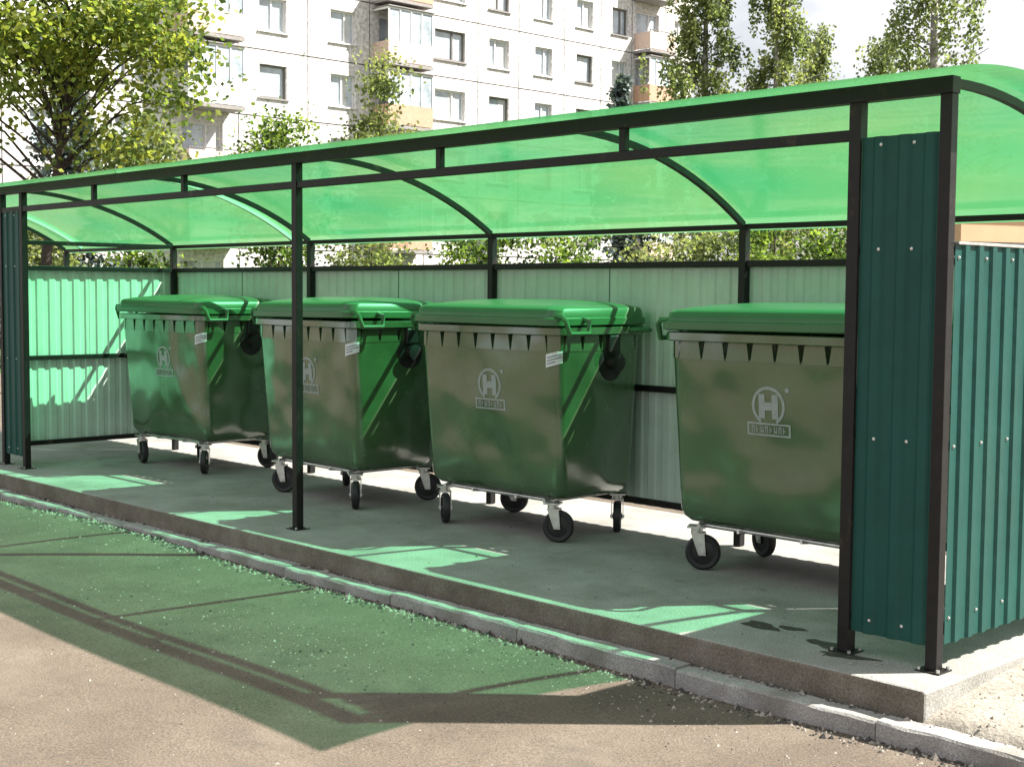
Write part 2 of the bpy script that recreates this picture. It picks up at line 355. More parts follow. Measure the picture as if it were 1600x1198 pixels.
def scatter(name, n, fn, mats, rmin, rmax, label, cat, flat=.6):
    m = MB(); rr = random.Random(hash(len(name)) % 99+n)
    for _ in range(n):
        x, y, z = fn(rr); r0 = rr.uniform(rmin, rmax)
        if rr.random() < .08: r0 *= 1.8
        a = rr.uniform(0, 6.28); vs = []
        for k in range(5):
            t = a+k*1.2566; q = r0*rr.uniform(.7, 1.2); vs.append((x+q*math.cos(t), y+q*math.sin(t), z))
        vs.append((x+r0*.2, y, z+r0*flat*2*rr.uniform(.5, 1)))
        m.add(vs, [(k, (k+1) % 5, 5) for k in range(5)], rr.randrange(len(mats)))
    o = m.build(name, mats); tag(o, label, cat, kind='stuff'); return o
def gd(x, y): return az(x, y)+.012*math.sin(x*1.7+y)+.010*math.sin(x*.9-y*2.1)-.001
def clusters(cs):
    def f(rr):
        if rr.random() < .30:
            x, y = rr.uniform(-9, .8), rr.uniform(-3.4, -.46); return x, y, gd(x, y)
        cx, cy, sx, sy = rr.choice(cs)
        x, y = cx+rr.gauss(0, sx), min(-.45, cy+rr.gauss(0, sy)); return x, y, gd(x, y)
    return f
CL = [(-2.2, -.75, .5, .18), (-3.1, -1.3, .5, .25), (-2.4, -1.5, .4, .25), (-4.0, -1.6, .6, .3), (-5.5, -.7, .8, .15), (-.7, -.75, .35, .15), (-1.6, -.6, .5, .1)]
scatter('debris_crumbs', 2600, clusters(CL), [M['stone'], M['stone'], M['fluff'], M['stone_d'], M['stone_d']], .002, .0065, 'loose crumbs and seed fluff scattered on the asphalt', 'debris')
scatter('kerb_grit', 2600, lambda r: (lambda x, y: (x, y, gd(x, y)))(r.uniform(-11, 2), -.435-abs(r.gauss(0, .05))), [M['stone'], M['stone_d'], M['stone_d'], M['stone']], .004, .014, 'grit gathered along the foot of the kerb', 'grit')
scatter('kerb_top_grit', 500, lambda r: (r.uniform(-9, .6), -.325+abs(r.gauss(0, .012))*-1, AZ+.084), [M['stone'], M['stone_d']], .004, .010, 'grit lying along the joint of kerb and slab', 'grit')
scatter('gravel_stones', 2600, lambda r: (lambda x, y: (x, y, gz(x, y)-.004))(.15+abs(r.gauss(0, .9)), r.uniform(-.28, 3)), [M['stone'], M['gravel'], M['gravel'], M['gravel']], .003, .009, 'small stones strewn over the pale gravel', 'gravel')
scatter('slab_dust', 350, lambda r: (r.uniform(-10, .05), r.uniform(-.27, 1.6), .001), [M['stone'], M['stone_d']], .002, .006, 'grit lying on the concrete slab', 'grit')

# ------------------------------------------------------------------ shelter
L, W_, D, HT, ZR, ZF = 8.8733, .4128, 1.6578, 2.40, 1.957, 1.734
BAY = L/4
XL = -L-BAY                                     # the roof goes on for one more bay past the left partition
sh = empty('bin_shelter', (-L/2, 0, 0))
tag(sh, 'open-fronted bin shelter of dark steel frame with arched green translucent roof', 'shelter')
OX = L/2                                        # shelter origin offset
def sp(name, mt, x0, x1, y0, y1, z0, z1, bevel=.003):
    return box_part(name, mt, sh, x0+OX, x1+OX, y0, y1, z0, z1, bevel)
P2 = .026
ARC_Y, ARC_R, ARC_TOP = .15, 2.795, 2.40
def arc_z(y, d=0): return ARC_TOP-ARC_R+math.sqrt((ARC_R+d)**2-(y-ARC_Y)**2)
m = MB(); m.tube([(0, 0, 0), (0, 0, .012)], .008, 6, smooth=False); bolt_me = m.mesh('bolt', M['zinc'])
front_posts = [0, -W_, -.5049*L, -L+W_, -L, XL]
for i, x in enumerate(front_posts):
    s_ = P2 if i != 1 else .028
    sp('post', M['steel'], x-s_, x+s_, -s_, s_, .006, HT-.068)
    bp = sp('base_plate', M['steel'], x-.055, x+.055, -.055, .055, .0005, .006, .002)
    for bx, by in ((-.042, -.042), (.042, .042), (.042, -.042), (-.042, .042)): link('bolt', bolt_me, bp, (bx, by, .0055))
rear_x = [-i*BAY for i in range(0, 6)]
for x in rear_x:
    sp('post', M['steel'], x-.025, x+.025, D-.025, D+.025, .003, ZR-.040)
sp('front_beam', M['steel'], XL-.05, .03, -.032, .032, HT-.068, HT)
# second rail under the beam, from post to post
fp = sorted(front_posts)
for a, b in zip(fp[:-1], fp[1:]):
    if b > -.05: continue
    sp('lower_rail', M['steel'], a+.027, b-.029, -.02, .02, 2.176, 2.222)
for x in (-7.194, -5.849, -3.094, -1.723, -10.0):
    sp('stud', M['steel'], x-.02, x+.02, -.018, .018, 2.222, HT-.068)
sp('rear_eaves_rail', M['steel'], XL-.03, .03, D-.015, D+.015, ZR-.040, ZR-.008)
# bent rafters
def arc_pts(y0, y1, n, d): return [(y0+(y1-y0)*i/n, arc_z(y0+(y1-y0)*i/n, d)) for i in range(n+1)]
m = MB(); secs = []
for i, (y, z) in enumerate(arc_pts(.03, D-.01, 16, -.004)):
    n_ = Vector((0, y-ARC_Y, z-(ARC_TOP-ARC_R))).normalized(); p = Vector((0, y, z))
    q = p-n_*.034
    secs.append([(-.016, p.y, p.z), (.016, p.y, p.z), (.016, q.y, q.z), (-.016, q.y, q.z)])
m.loft(secs, smooth=False); raf = m.mesh('rafter', M['steel'])
for x in rear_x: link('rafter', raf, sh, (x+OX, 0, 0))
# roof sheets, twin-wall polycarbonate, 8 mm; each butts the next at a pale joint profile
joints = [.22, -BAY, -6.94, -10.78, XL-.2]
for b, a in zip(joints[:-1], joints[1:]):
    m = MB(); secs = []
    for (y, z) in arc_pts(-.28, D+.10, 26, .014):
        n_ = Vector((0, y-ARC_Y, z-(ARC_TOP-ARC_R))).normalized(); p = Vector((0, y, z)); q = p+n_*.008
        secs.append(((y, p.z), (q.y, q.z)))
    n = 12; xs = [a+.0004+(b-a-.0008)*i/n for i in range(n+1)]
    # single closed skin would double every transmission, so the sheet is one curved surface with real end caps left open
    vs = [(xx-(a+b)/2, s_[1][0], s_[1][1]) for s_ in secs for xx in xs]
    fs = [(j*(n+1)+i, j*(n+1)+i+1, (j+1)*(n+1)+i+1, (j+1)*(n+1)+i) for j in range(len(secs)-1) for i in range(n)]
    m.add(vs, fs, 0, True)
    m.build('roof_sheet', M['poly'], sh, ((a+b)/2+OX, 0, 0))
for x in joints[2:-1]:
    m = MB(); secs = []
    for (y, z) in arc_pts(.05, D+.01, 20, -.003):
        n_ = Vector((0, y-ARC_Y, z-(ARC_TOP-ARC_R))).normalized(); p = Vector((0, y, z)); q = p+n_*.024
        secs.append([(-.017, p.y, p.z), (.017, p.y, p.z), (.017, q.y, q.z), (-.017, q.y, q.z)])
    m.loft(secs, smooth=False); m.build('joint_strip', M['strip'], sh, (x+OX, 0, 0))

# corrugated sheets: trapezoid ribs, painted teal outside, pale back coat inside
PITCH_ = .115; DEP = .011
def corr(width, height, flip=False):
    """sheet in XZ, x 0..width, outer face towards -Y, closed and 1.2 mm thick"""
    prof = [(0, 0)]; x = 0
    while x < width-1e-4:
        for dx, y in ((.052, 0), (.066, -DEP), (.101, -DEP), (.115, 0)):
            xx = x+dx
            if xx < width-1e-4: prof.append((xx, y))
        x += PITCH_
    prof.append((width, prof[-1][1]))
    m = MB(); n = len(prof); t = .0014
    vs = [(x, y, 0) for x, y in prof]+[(x, y, height) for x, y in prof]+[(x, y+t, 0) for x, y in prof]+[(x, y+t, height) for x, y in prof]
    m.add(vs[:2*n], [(i, i+1, n+i+1, n+i) for i in range(n-1)], 0)
    m.add(vs[2*n:], [(i+1, i, n+i, n+i+1) for i in range(n-1)], 1)
    m.add([vs[0], vs[n], vs[2*n], vs[3*n], vs[n-1], vs[2*n-1], vs[3*n-1], vs[4*n-1]], [(0, 2, 3, 1), (4, 5, 7, 6)], 0)
    m.add(vs, [(i, 2*n+i, 2*n+i+1, i+1) for i in range(n-1)]+[(n+i, n+i+1, 3*n+i+1, 3*n+i) for i in range(n-1)], 0)
    me = bpy.data.meshes.new('wall_sheet'); me.from_pydata(m.v, [], m.f)
    me.materials.append(M['teal']); me.materials.append(M['pale']); me.polygons.foreach_set('material_index', m.m)
    return me
m = MB(); secs = []
for r_, h in ((.0075, 0), (.0075, .002), (.005, .0025), (.005, .006), (.003, .0075)):
    secs.append([(r_*math.cos(t), -h, r_*math.sin(t)) for t in [k*math.pi/3 for k in range(6)]])
m.loft(secs, smooth=False); screw_me = m.mesh('screw', M['zinc'])
def sheet_wall(x0, y0, ang, total, zb, zt, sheets, screws=()):
    """sheets laid from (x0,y0) along direction ang; outer face is to the right-hand -Y side of that direction"""
    s0 = 0; wd = total/sheets
    me = corr(wd+(.02 if sheets > 1 else 0), zt-zb)
    for i in range(sheets):
        o = link('wall_sheet', me, sh, (x0+OX+math.cos(ang)*s0, y0+math.sin(ang)*s0, zb), (0, 0, ang))
        if i % 2: o.location += Vector((math.sin(ang), -math.cos(ang), 0))*.0022
        for zz in screws:
            if wd < .6:
                for xx in (.095, .24): link('screw', screw_me, o, (xx, -.0125 if abs(xx-.084) < .02 else -.0005, zz-zb))
                continue
            k = 0
            xx = .026
            while xx < wd-.01:
                if k % 2 == 0:
                    link('screw', screw_me, o, (xx, -.0005, zz-zb))
                xx += PITCH_; k += 1
        s0 += wd
RB, RM, RT = .155, .92, ZF
# rear wall: outer face looks +Y (direction -X)
sheet_wall(-.028, D+.029, math.pi, L-.056, RB, RT-.02, 8)
sheet_wall(-L-.028, D+.029, math.pi, BAY-.056, RB, RT-.02, 2)
# right wall: outer face looks +X (direction +Y)
sheet_wall(.028, .03, math.pi/2, D-.06, .11, RT, 2, screws=(RB+.06, RM, RT-.05))
# left partition: outer face looks -X (direction -Y)
sheet_wall(-L-.028, D-.03, -math.pi/2, D-.06, RB, RT-.02, 2)
# front return panels beside the corner posts: outer face looks -Y
sheet_wall(-W_+.03, -.012, 0, W_-.058, .10, 2.185, 1, screws=(.16, .93, 1.72, 2.15))
sheet_wall(-L+.028, -.012, 0, W_-.058, .10, 2.185, 1, screws=(.16, .93, 1.72, 2.15))
# wall rails
def rails(x0, x1, y, zs):
    for z in zs: sp('wall_rail', M['steel'], x0, x1, y-.016, y+.016, z-.02, z+.02)
rx = sorted(rear_x)
for a, b in zip(rx[:-1], rx[1:]): rails(a+.0255, b-.0255, D+.002, (RB+.03, RM, RT-.022))
for x in (0, -L):
    for z in (RB+.01, RM, RT-.022):
        sp('wall_rail', M['steel'], x-.018, x+.018, .0285, D-.0265, z-.02, z+.02)
sp('side_eaves_rail', M['steel'], -L-.018, -L+.018, .0285, D-.0285, ZR-.042, ZR-.004)
m = MB(); m.box(-.025, .042, .035, D+.03, 0, .012); m.build('wall_cap', M['zinc'], sh, (OX, 0, RT+.0015), bevel=.002)
for x in (-W_/2, -L+W_/2):
    for z in (.16, .93, 1.72):
        sp('panel_rail', M['steel'], x-W_/2+.03, x+W_/2-.028, -.007, .018, z-.015, z+.015, .002)

# ------------------------------------------------------------------ bins
def rrect(w_, d, r, z, cy=0, n=5):
    pts = []
    for sx, sy, a0 in ((1, -1, -90), (1, 1, 0), (-1, 1, 90), (-1, -1, 180)):
        for k in range(n+1):
            a = R(a0+90*k/n); pts.append((sx*(w_/2-r)+r*math.cos(a), cy+sy*(d/2-r)+r*math.sin(a), z))
    return pts
BW, BD = 1.25, .80
def front_y(z): return -BD/2+.075*(1.22-z)/.95        # face leans in towards the base
def make_bin():
    t = empty('waste_bin')
    m = MB()
    def ring(z, k=0, r=.07):
        f = (1.22-z)/.95; w_ = BW-.035*f-2*k; yf = -BD/2+.075*f+k; yb = BD/2-.05*f-k
        return rrect(w_, yb-yf, r, z, (yf+yb)/2)
    rings = [ring(.265, .085, .05), ring(.272, .035), ring(.30, .010), ring(.34, 0)]+[ring(z) for z in (.5, .7, .9, 1.05, 1.185)]
    rings += [ring(1.19, .045), ring(1.275, .045)]
    m.loft(rings, cap1=False)
    body = m.build('body', M['bin'], t, sharp=35)
    # comb under the rim: solid tapering teeth with dark V slots left between them
    m = MB()
    def teeth(a0, a1, n, fn):
        p = (a1-a0)/n
        for k in range(n):
            c0 = a0+k*p; c1 = c0+p; top = .022; bot = .005
            q = [(c0+bot, 1.175), (c1-bot, 1.175), (c1-top, 1.277), (c0+top, 1.277)]
            vs = [fn(s_, z, 0) for s_, z in q]+[fn(s_, z, .06) for s_, z in q]
            m.add(vs, [(0, 1, 2, 3), (7, 6, 5, 4), (0, 4, 5, 1), (1, 5, 6, 2), (2, 6, 7, 3), (3, 7, 4, 0)])
    teeth(-BW/2+.07, BW/2-.07, 7, lambda s_, z, d: (s_, -BD/2-.002+d, z))
    for sg in (-1, 1):
        teeth(-BD/2+.07, BD/2-.07, 4, lambda s_, z, d: (sg*(BW/2+.002-d), s_, z))
    for sx in (-1, 1):                                     # solid corners between the combs
        for sy in (-1, 1):
            r0 = [Vector((sx*(BW/2-.07), sy*(BD/2-.07), 0))+Vector((sx*.072*math.cos(R(a)), sy*.072*math.sin(R(a)), 0)) for a in (0, 22, 45, 68, 90)]
            r0 += [Vector((sx*(BW/2-.07), sy*(BD/2-.06), 0)), Vector((sx*(BW/2-.06), sy*(BD/2-.07), 0))]
            m.loft([[(p.x, p.y, 1.18) for p in r0[:5]], [(p.x, p.y, 1.277) for p in r0[:5]]], smooth=False, cap0=False, cap1=False)
    m.build('comb_rim', M['bin'], body)
    m = MB()
    m.loft([rrect(BW+.05, BD+.05, .08, 1.272), rrect(BW+.07, BD+.07, .09, 1.278), rrect(BW+.07, BD+.07, .09, 1.318), rrect(BW+.05, BD+.05, .08, 1.324)], cap0=True, cap1=True)
    m.build('rim', M['bin'], t, sharp=35)
    # lid: low dome, stepped lip, falling to the front
    m = MB(); rr = []
    for w_, d, r, z, cy in ((BW+.035, BD+.06, .07, 1.326, -.01), (BW+.065, BD+.09, .08, 1.333, -.012), (BW+.065, BD+.09, .08, 1.372, -.012), (BW+.035, BD+.06, .08, 1.378, -.008), (BW+.025, BD+.045, .08, 1.424, -.004),
                            (BW+.005, BD+.02, .09, 1.436, 0), (BW-.10, BD-.10, .12, 1.452, .01), (BW-.34, BD-.30, .14, 1.470, .03), (BW-.70, BD-.54, .10, 1.480, .04)):
        rr.append(rrect(w_, d, r, z, cy))
    m.loft(rr); lid = m.build('lid', M['bin_lid'], t, sharp=40)
    for x in (-.45, .45):
        m = MB(); m.tube([(-.12, 0, 0), (.12, 0, 0)], .022, 8); m.build('hinge', M['bin_lid'], t, (x, BD/2+.045, 1.36))
    # loop handles at the front corners, grips at the back corners
    for sx in (-1, 1):
        m = MB()
        X0 = sx*(BW/2+.03)
        yf = -BD/2
        pts = [(X0-sx*.04, yf+.0, 1.385), (X0+sx*.025, yf-.005, 1.385), (X0+sx*.05, yf+.005, 1.36), (X0+sx*.055, yf+.03, 1.285), (X0+sx*.055, yf+.20, 1.285), (X0+sx*.05, yf+.205, 1.36), (X0-sx*.03, yf+.205, 1.375)]
        m.tube(pts, .017, 6); m.build('handle', M['bin_lid'], t, sharp=50)
        m = MB(); m.tube([(X0-sx*.03, BD/2-.16, 1.30), (X0+sx*.045, BD/2-.15, 1.30), (X0+sx*.045, BD/2-.02, 1.30), (X0-sx*.03, BD/2-.01, 1.30)], .016, 8)
        m.build('handle', M['bin_lid'], t)
    # lifting trunnions
        m = MB()
        prof = [(.125, 0), (.13, .02), (.10, .035), (.05, .04), (.045, .085), (.055, .09), (.055, .10), (.02, .104)]
        m.loft([[(sx*(BW/2-.03+h), r_*math.cos(a), r_*math.sin(a)) for a in [k*math.pi/8 for k in range(16)]] for r_, h in prof])
        tr = m.build('trunnion', M['blackpl'], t, (0, .10, 1.10), sharp=40)
        m = MB(); m.box(sx*(BW/2-.04) if sx > 0 else -BW/2-.035, sx*(BW/2+.035) if sx > 0 else -BW/2+.04, -.05, .05, .06, .17); m.build('bracket', M['blackpl'], tr, bevel=.008)
    # under-frame
    m = MB()
    for y in (-.26, .27): m.tube([(-.50, y, .252), (.50, y, .252)], .014, 6)
    for x in (-.46, .46): m.tube([(x, -.32, .252), (x, .34, .252)], .014, 6)
    for x in (-.2, .2): m.tube([(x, -.31, .25), (x, -.25, .243), (x+.1, .25, .243)], .010, 6)
    m.build('base_frame', M['zinc'], t)
    # castors
    swiv = [R(20), R(80), R(-40), R(10)]
    for k, (x, y) in enumerate(((-.50, -.28), (.50, -.28), (-.50, .32), (.50, .32))):
        c = link('castor', None, t)
        c.location = (x, y, 0); c.rotation_euler = (0, 0, swiv[k])
        m = MB()
        m.box(-.05, .05, -.05, .05, .236, .246); m.tube([(0, 0, .205), (0, 0, .236)], .034, 10)
        off = .035
        for sy in (-1, 1):
            vs = [(-.03, sy*.034, .21), (.045, sy*.034, .21), (off+.02, sy*.034, .085), (off-.02, sy*.034, .085)]
            vs2 = [(a, b+sy*.005, z) for a, b, z in vs]
            m.add(vs+vs2, [(0, 1, 2, 3), (7, 6, 5, 4), (0, 4, 5, 1), (1, 5, 6, 2), (2, 6, 7, 3), (3, 7, 4, 0)])
        m.box(-.03, .045, -.034, .034, .202, .210)
        m.tube([(off, -.046, .1), (off, .046, .1)], .010, 8)
        m.build('fork', M['zinc'], c)
        m = MB()
        m.loft([[(off+r_*math.cos(a), h, .1+r_*math.sin(a)) for a in [j*math.pi/12 for j in range(24)]] for r_, h in ((.066, -.022), (.088, -.025), (.098, -.017), (.1, 0), (.098, .017), (.088, .025), (.066, .022))], cap0=False, cap1=False)
        m.build('tyre', M['rubber'], c, sharp=40)
        m = MB()
        m.loft([[(off+r_*math.cos(a), h, .1+r_*math.sin(a)) for a in [j*math.pi/8 for j in range(16)]] for r_, h in ((.02, -.03), (.025, -.02), (.066, -.016), (.066, .016), (.025, .02), (.02, .03))])
        m.build('wheel_hub', M['blackpl'], c, sharp=40)
    # sticker wrapped near the front right corner
    def wrap(a0, a1, z0, z1, rad, name, mt, par):
        m = MB(); n = 8; vs = []
        for k in range(n+1):
            a = R(a0+(a1-a0)*k/n); dz = .014*(a0+(a1-a0)*k/n+50)/40
            vs += [(rad*math.cos(a), rad*math.sin(a), z0+dz), (rad*math.cos(a), rad*math.sin(a), z1+dz)]
        m.add(vs, [(2*k, 2*k+2, 2*k+3, 2*k+1) for k in range(n)], 0, True)
        return m.build(name, mt, par)
    st = wrap(-96, -8, -.040, .040, .0735, 'sticker', M['sticker'], t); st.location = (BW/2-.0725, -BD/2+.0715, 1.135)
    for z, a0, a1 in ((.016, -88, -20), (-.002, -88, -14), (-.020, -88, -45)): wrap(a0, a1, z-.004, z+.004, .0742, 'print_line', M['ink'], st)
    # emblem: ring, H, dot, banner
    e = MB()
    def flat(pts): e.add([(x, 0, z) for x, z in pts]+[(x, .002, z) for x, z in pts], [tuple(range(len(pts))), tuple(range(2*len(pts)-1, len(pts)-1, -1))]+[(i, (i+1) % len(pts), len(pts)+(i+1) % len(pts), len(pts)+i) for i in range(len(pts))])
    N = 30
    for k in range(N):
        a, b = 2*math.pi*k/N, 2*math.pi*(k+1)/N
        if R(236) < a < R(300): continue
        flat([(.103*math.cos(a), .103*math.sin(a)), (.103*math.cos(b), .103*math.sin(b)), (.087*math.cos(b), .087*math.sin(b)), (.087*math.cos(a), .087*math.sin(a))])
    for x0, x1, z0, z1 in ((-.060, -.022, -.066, .062), (.022, .060, -.066, .062), (-.022, .022, -.022, .020)):
        flat([(x0, z0), (x1, z0), (x1, z1), (x0, z1)])
    flat([(.118+.013*math.cos(k*.785), .088+.013*math.sin(k*.785)) for k in range(8)])
    # banner outline and its row of small letters
    for x0, x1, z0, z1 in ((-.135, .135, -.158, -.149), (-.135, .135, -.099, -.090), (-.135, -.124, -.149, -.099), (.124, .135, -.149, -.099)):
        flat([(x0, z0), (x1, z0), (x1, z1), (x0, z1)])
    for k in range(8):
        c = -.098+k*.028; z0, z1 = -.142, -.107
        flat([(c-.009, z0), (c-.004, z0), (c-.004, z1), (c-.009, z1)])
        if k % 3 != 1: flat([(c+.004, z0), (c+.009, z0), (c+.009, z1), (c+.004, z1)])
        zc = (-.113, -.1285, -.138)[k % 3]; flat([(c-.004, zc), (c+.004, zc), (c+.004, zc+.006), (c-.004, zc+.006)])
    ang = math.atan(.075/.95)
    e.build('emblem', M['white_pr'], t, (.03, front_y(.95)-.0028, .95), (ang*1, 0, 0))
    return t
proto = make_bin()
spots = [(-7.72, .84, 2.0, 'green wheeled waste bin at the far left, next to the pale partition wall', [-15, -42, -35, 20]),
         (-5.40, .70, -2.5, 'green wheeled waste bin behind the thin middle post, second from the left', [35, -38, -30, 50]),
         (-3.57, .78, 0.5, 'green wheeled waste bin in full view, second from the right', [-36, 30, 40, -50]),
         (-1.45, .79, 0.3, 'green wheeled waste bin at the right, partly hidden behind the corner post', [30, 60, -20, 40])]
for i, (x, yf, rz, lab, sw) in enumerate(spots):
    o = proto if i == 0 else copy_tree(proto)
    o.location = (x, yf+BD/2, 0); o.rotation_euler = (0, 0, R(rz))
    tag(o, lab, 'bin', 'green wheeled bins in the shelter')
    for c in o.children:
        if c.name.startswith('lid') : c.rotation_euler = (R((.0, -.5, .25, -.2)[i]), R((.4, -.5, .2, -.35)[i]), R((.3, -.4, .5, -.2)[i])); c.location.z = .006
    for c, s_ in zip([c for c in o.children if c.name.startswith('castor')], sw): c.rotation_euler = (0, 0, R(s_))

# ------------------------------------------------------------------ apartment building
FX = -41.64
M['panel'] = ground_mat('pale_wall_panel', ((.62, .60, .585), (.70, .68, .665), (.76, .745, .73)), .5, .15, 6, .85)
M['seam'] = mat('seam_mastic', (.34, .27, .25), .9)
M['frame_w'] = mat('white_window_frame', (.72, .72, .72), .5)
M['frame_d'] = mat('brown_window_frame', (.16, .15, .14), .5)
M['pane'] = mat('window_glass', (.46, .53, .58), .08, spec=1.0, noise=.5, nscale=.7)  # pale base carries the bright sky reflected in the glass, and curtains behind
M['curtain'] = mat('net_curtain', (.55, .57, .57), .9, noise=.15, nscale=3)
M['balc_o'] = mat('orange_balcony_panel', (.50, .31, .21), .7, noise=.15)
M['balc_p'] = mat('peach_balcony_panel', (.62, .47, .40), .7, noise=.15)
M['balc_s'] = mat('balcony_slab', (.28, .26, .25), .85, noise=.2)
M['roofing'] = mat('bitumen_roof', (.06, .06, .06), .9)
ap = empty('apartment_building', (FX, 28, AZ))
tag(ap, 'tall white panel apartment block with rows of windows and balconies behind the shelter', 'building')
def ab(name, mt, x0, x1, y0, y1, z0, z1, par=None):
    """facade coordinates: x out of the wall, y along it, z up"""
    m = MB(); cy = (y0+y1)/2; m.box(x0, x1, y0-cy, y1-cy, 0, z1-z0)
    if par is None: return m.build(name, mt, ap, (0, cy-28, z0-AZ))
    return m.build(name, mt, par, (0, cy-par['cy'], z0-par['z0']))
Y = [8.2, 11.2, 14.3, 17.4, 20.5, 23.37, 26.52, 29.55, 32.42, 35.46, 37.93, 40.84, 43.32, 45.52, 48.0, 50.2]
Z0, SH = .60, 2.5
NROW = 7
o = ab('core_wall', M['seam'], -12, -.30, Y[0]+.05, Y[-1]-.05, AZ, Z0+SH*NROW)
ab('roof', M['roofing'], -12.3, .15, Y[0]-.2, Y[-1]+.2, Z0+SH*NROW, Z0+SH*NROW+.5)
ab('plinth', M['balc_s'], -.3, .06, Y[0], Y[-1], AZ, Z0-.015)
for xx in (Y[0], Y[-1]-.05):
    pass
pm_cache = {}
rb = random.Random(11)
BALC = {4: 'b', 7: 'b', 13: 'b'}
wins = {0: .55, 1: .6, 2: .6, 3: .6, 5: .62, 6: .62, 8: .86, 9: .6, 10: .55, 11: .55, 12: .55, 14: .5}
wc = {5: 24.92, 6: 28.22, 8: 33.87, 9: 36.73, 10: 39.5, 11: 42.2, 12: 44.65, 14: 49.2}
for c in range(len(Y)-1):
    y0, y1 = Y[c]+.03, Y[c+1]-.03
    for r_ in range(NROW):
        z0, z1 = Z0+SH*r_+.025, Z0+SH*(r_+1)-.025
        balc = c in BALC
        cy = wc.get(c, (y0+y1)/2)
        if balc: wy0, wy1, wz0, wz1 = cy-.95, cy+.75, z0+.12, z1-.42
        else:
            hw = wins[c]; wy0, wy1, wz0, wz1 = cy-hw, cy+hw, z0+.70, z0+1.95
        # panel with its opening, one mesh
        m = MB(); q = lambda y, z, x: (x, y-(y0+y1)/2, z-z0)
        out = [(y0, z0), (y1, z0), (y1, z1), (y0, z1)]; inn = [(wy0, wz0), (wy1, wz0), (wy1, wz1), (wy0, wz1)]
        vs = [q(a, b, 0) for a, b in out]+[q(a, b, 0) for a, b in inn]+[q(a, b, -.28) for a, b in out]+[q(a, b, -.28) for a, b in inn]
        fs = []
        for k in range(4):
            k2 = (k+1) % 4
            fs += [(k, k2, 4+k2, 4+k), (4+k, 4+k2, 12+k2, 12+k), (k2, k, 8+k, 8+k2)]
        m.add(vs, fs)
        p = m.build('panel', M['panel'], ap, (0, (y0+y1)/2-28, z0-AZ))
        # window
        dark = rb.random() < .22 and not balc
        wm = MB(); h = wz1-wz0; wd = wy1-wy0; cyw = (wy0+wy1)/2
        t_ = .07
        for a0, a1, b0, b1 in ((-wd/2, wd/2, 0, t_), (-wd/2, wd/2, h-t_, h), (-wd/2, -wd/2+t_, t_, h-t_), (wd/2-t_, wd/2, t_, h-t_)):
            wm.box(-.22, -.12, a0, a1, b0, b1)
        sp_ = rb.choice((-.12, .12, .0)) if wd > 1 else .0
        if not dark or rb.random() < .5: wm.box(-.215, -.125, sp_*wd-.035, sp_*wd+.035, t_, h-t_)
        wo_ = wm.build('window', M['frame_d'] if dark else M['frame_w'], ap, (0, cyw-28, wz0-AZ))
        pn = MB(); pn.box(-.19, -.18, -wd/2+t_, wd/2-t_, t_, h-t_); pn.build('pane', M['pane'], wo_)
        if rb.random() < .65:
            a = rb.uniform(-.4, .1)*wd; b = a+wd*rb.uniform(.25, .5); b = min(b, wd/2-t_)
            cu = MB(); cu.box(-.175, -.172, a, b, t_, h-t_); cu.build('curtain', M['curtain'], wo_)
        if not balc:
            s_ = MB(); s_.box(-.12, .07, -wd/2-.08, wd/2+.08, -.06, -.005); s_.build('sill', M['panel'] if not dark else M['balc_s'], wo_)
    if c in BALC:
        yb0, yb1 = y0+.12, y1-.35
        for r_ in range(1, NROW):
            z0 = Z0+SH*r_; cb = (yb0+yb1)/2; hw = (yb1-yb0)/2
            m = MB(); m.box(.002, 1.05, -hw, hw, 0, .13)
            bl = m.build('balcony', M['balc_s'], ap, (0, cb-28, z0-.02-AZ))
            pmat = M[('balc_p', 'balc_o', 'frame_w', 'balc_p')[(r_*2+c) % 4]]
            m = MB(); m.box(.98, 1.03, -hw, hw, .16, .95); m.box(.01, .98, -hw, -hw+.05, .16, .95); m.box(.01, .98, hw-.05, hw, .16, .95); m.build('parapet', pmat, bl)
            if (r_+c) % 3 != 0:
                m = MB()
                for a in range(5):
                    yy = -hw+.03+(2*hw-.06)*a/4; m.box(.985, 1.035, yy-.03, yy+.03, .952, 2.2)
                m.box(.985, 1.037, -hw, hw, 2.2, 2.28); m.box(.01, .98, -hw, -hw+.05, 2.2, 2.28); m.box(.01, .98, hw-.05, hw, 2.2, 2.28)
                m.build('glazing_frame', M['frame_w'], bl)
                m = MB(); m.box(1.0, 1.008, -hw+.06, hw-.06, .955, 2.195); m.build('pane', M['pane'], bl)
                m = MB(); m.box(0.01, 1.1, -hw-.04, hw+.04, 2.29, 2.33); m.build('balcony_roof', M['balc_s'], bl)
            else:
                m = MB(); m.box(.985, 1.03, -hw, hw, 1.02, 1.06); m.box(.985, 1.03, -hw, -hw+.04, .952, 1.02); m.box(.985, 1.03, hw-.04, hw, .952, 1.02); m.build('railing', M['frame_d'], bl)

# low beige building beyond the right end
lb = empty('low_building', (-12.9, 24.3, AZ), R(70)); tag(lb, 'low peach-plastered building seen past the right end of the shelter', 'building')
M['peach'] = mat('peach_plaster', (.62, .40, .24), .85, noise=.1, nscale=.8)
M['grey_pl'] = mat('grey_plaster', (.40, .40, .40), .85, noise=.1)
m = MB(); m.box(0, 26, 0, 3, 2.98, 4.3); m.build('wall', M['peach'], lb)
m = MB(); m.box(.02, 25.98, .02, 2.98, 0, 2.975); m.build('base_wall', M['grey_pl'], lb)
m = MB(); m.box(-.3, 26.3, -.3, 3.3, 4.302, 4.45); m.build('roof', M['balc_s'], lb)

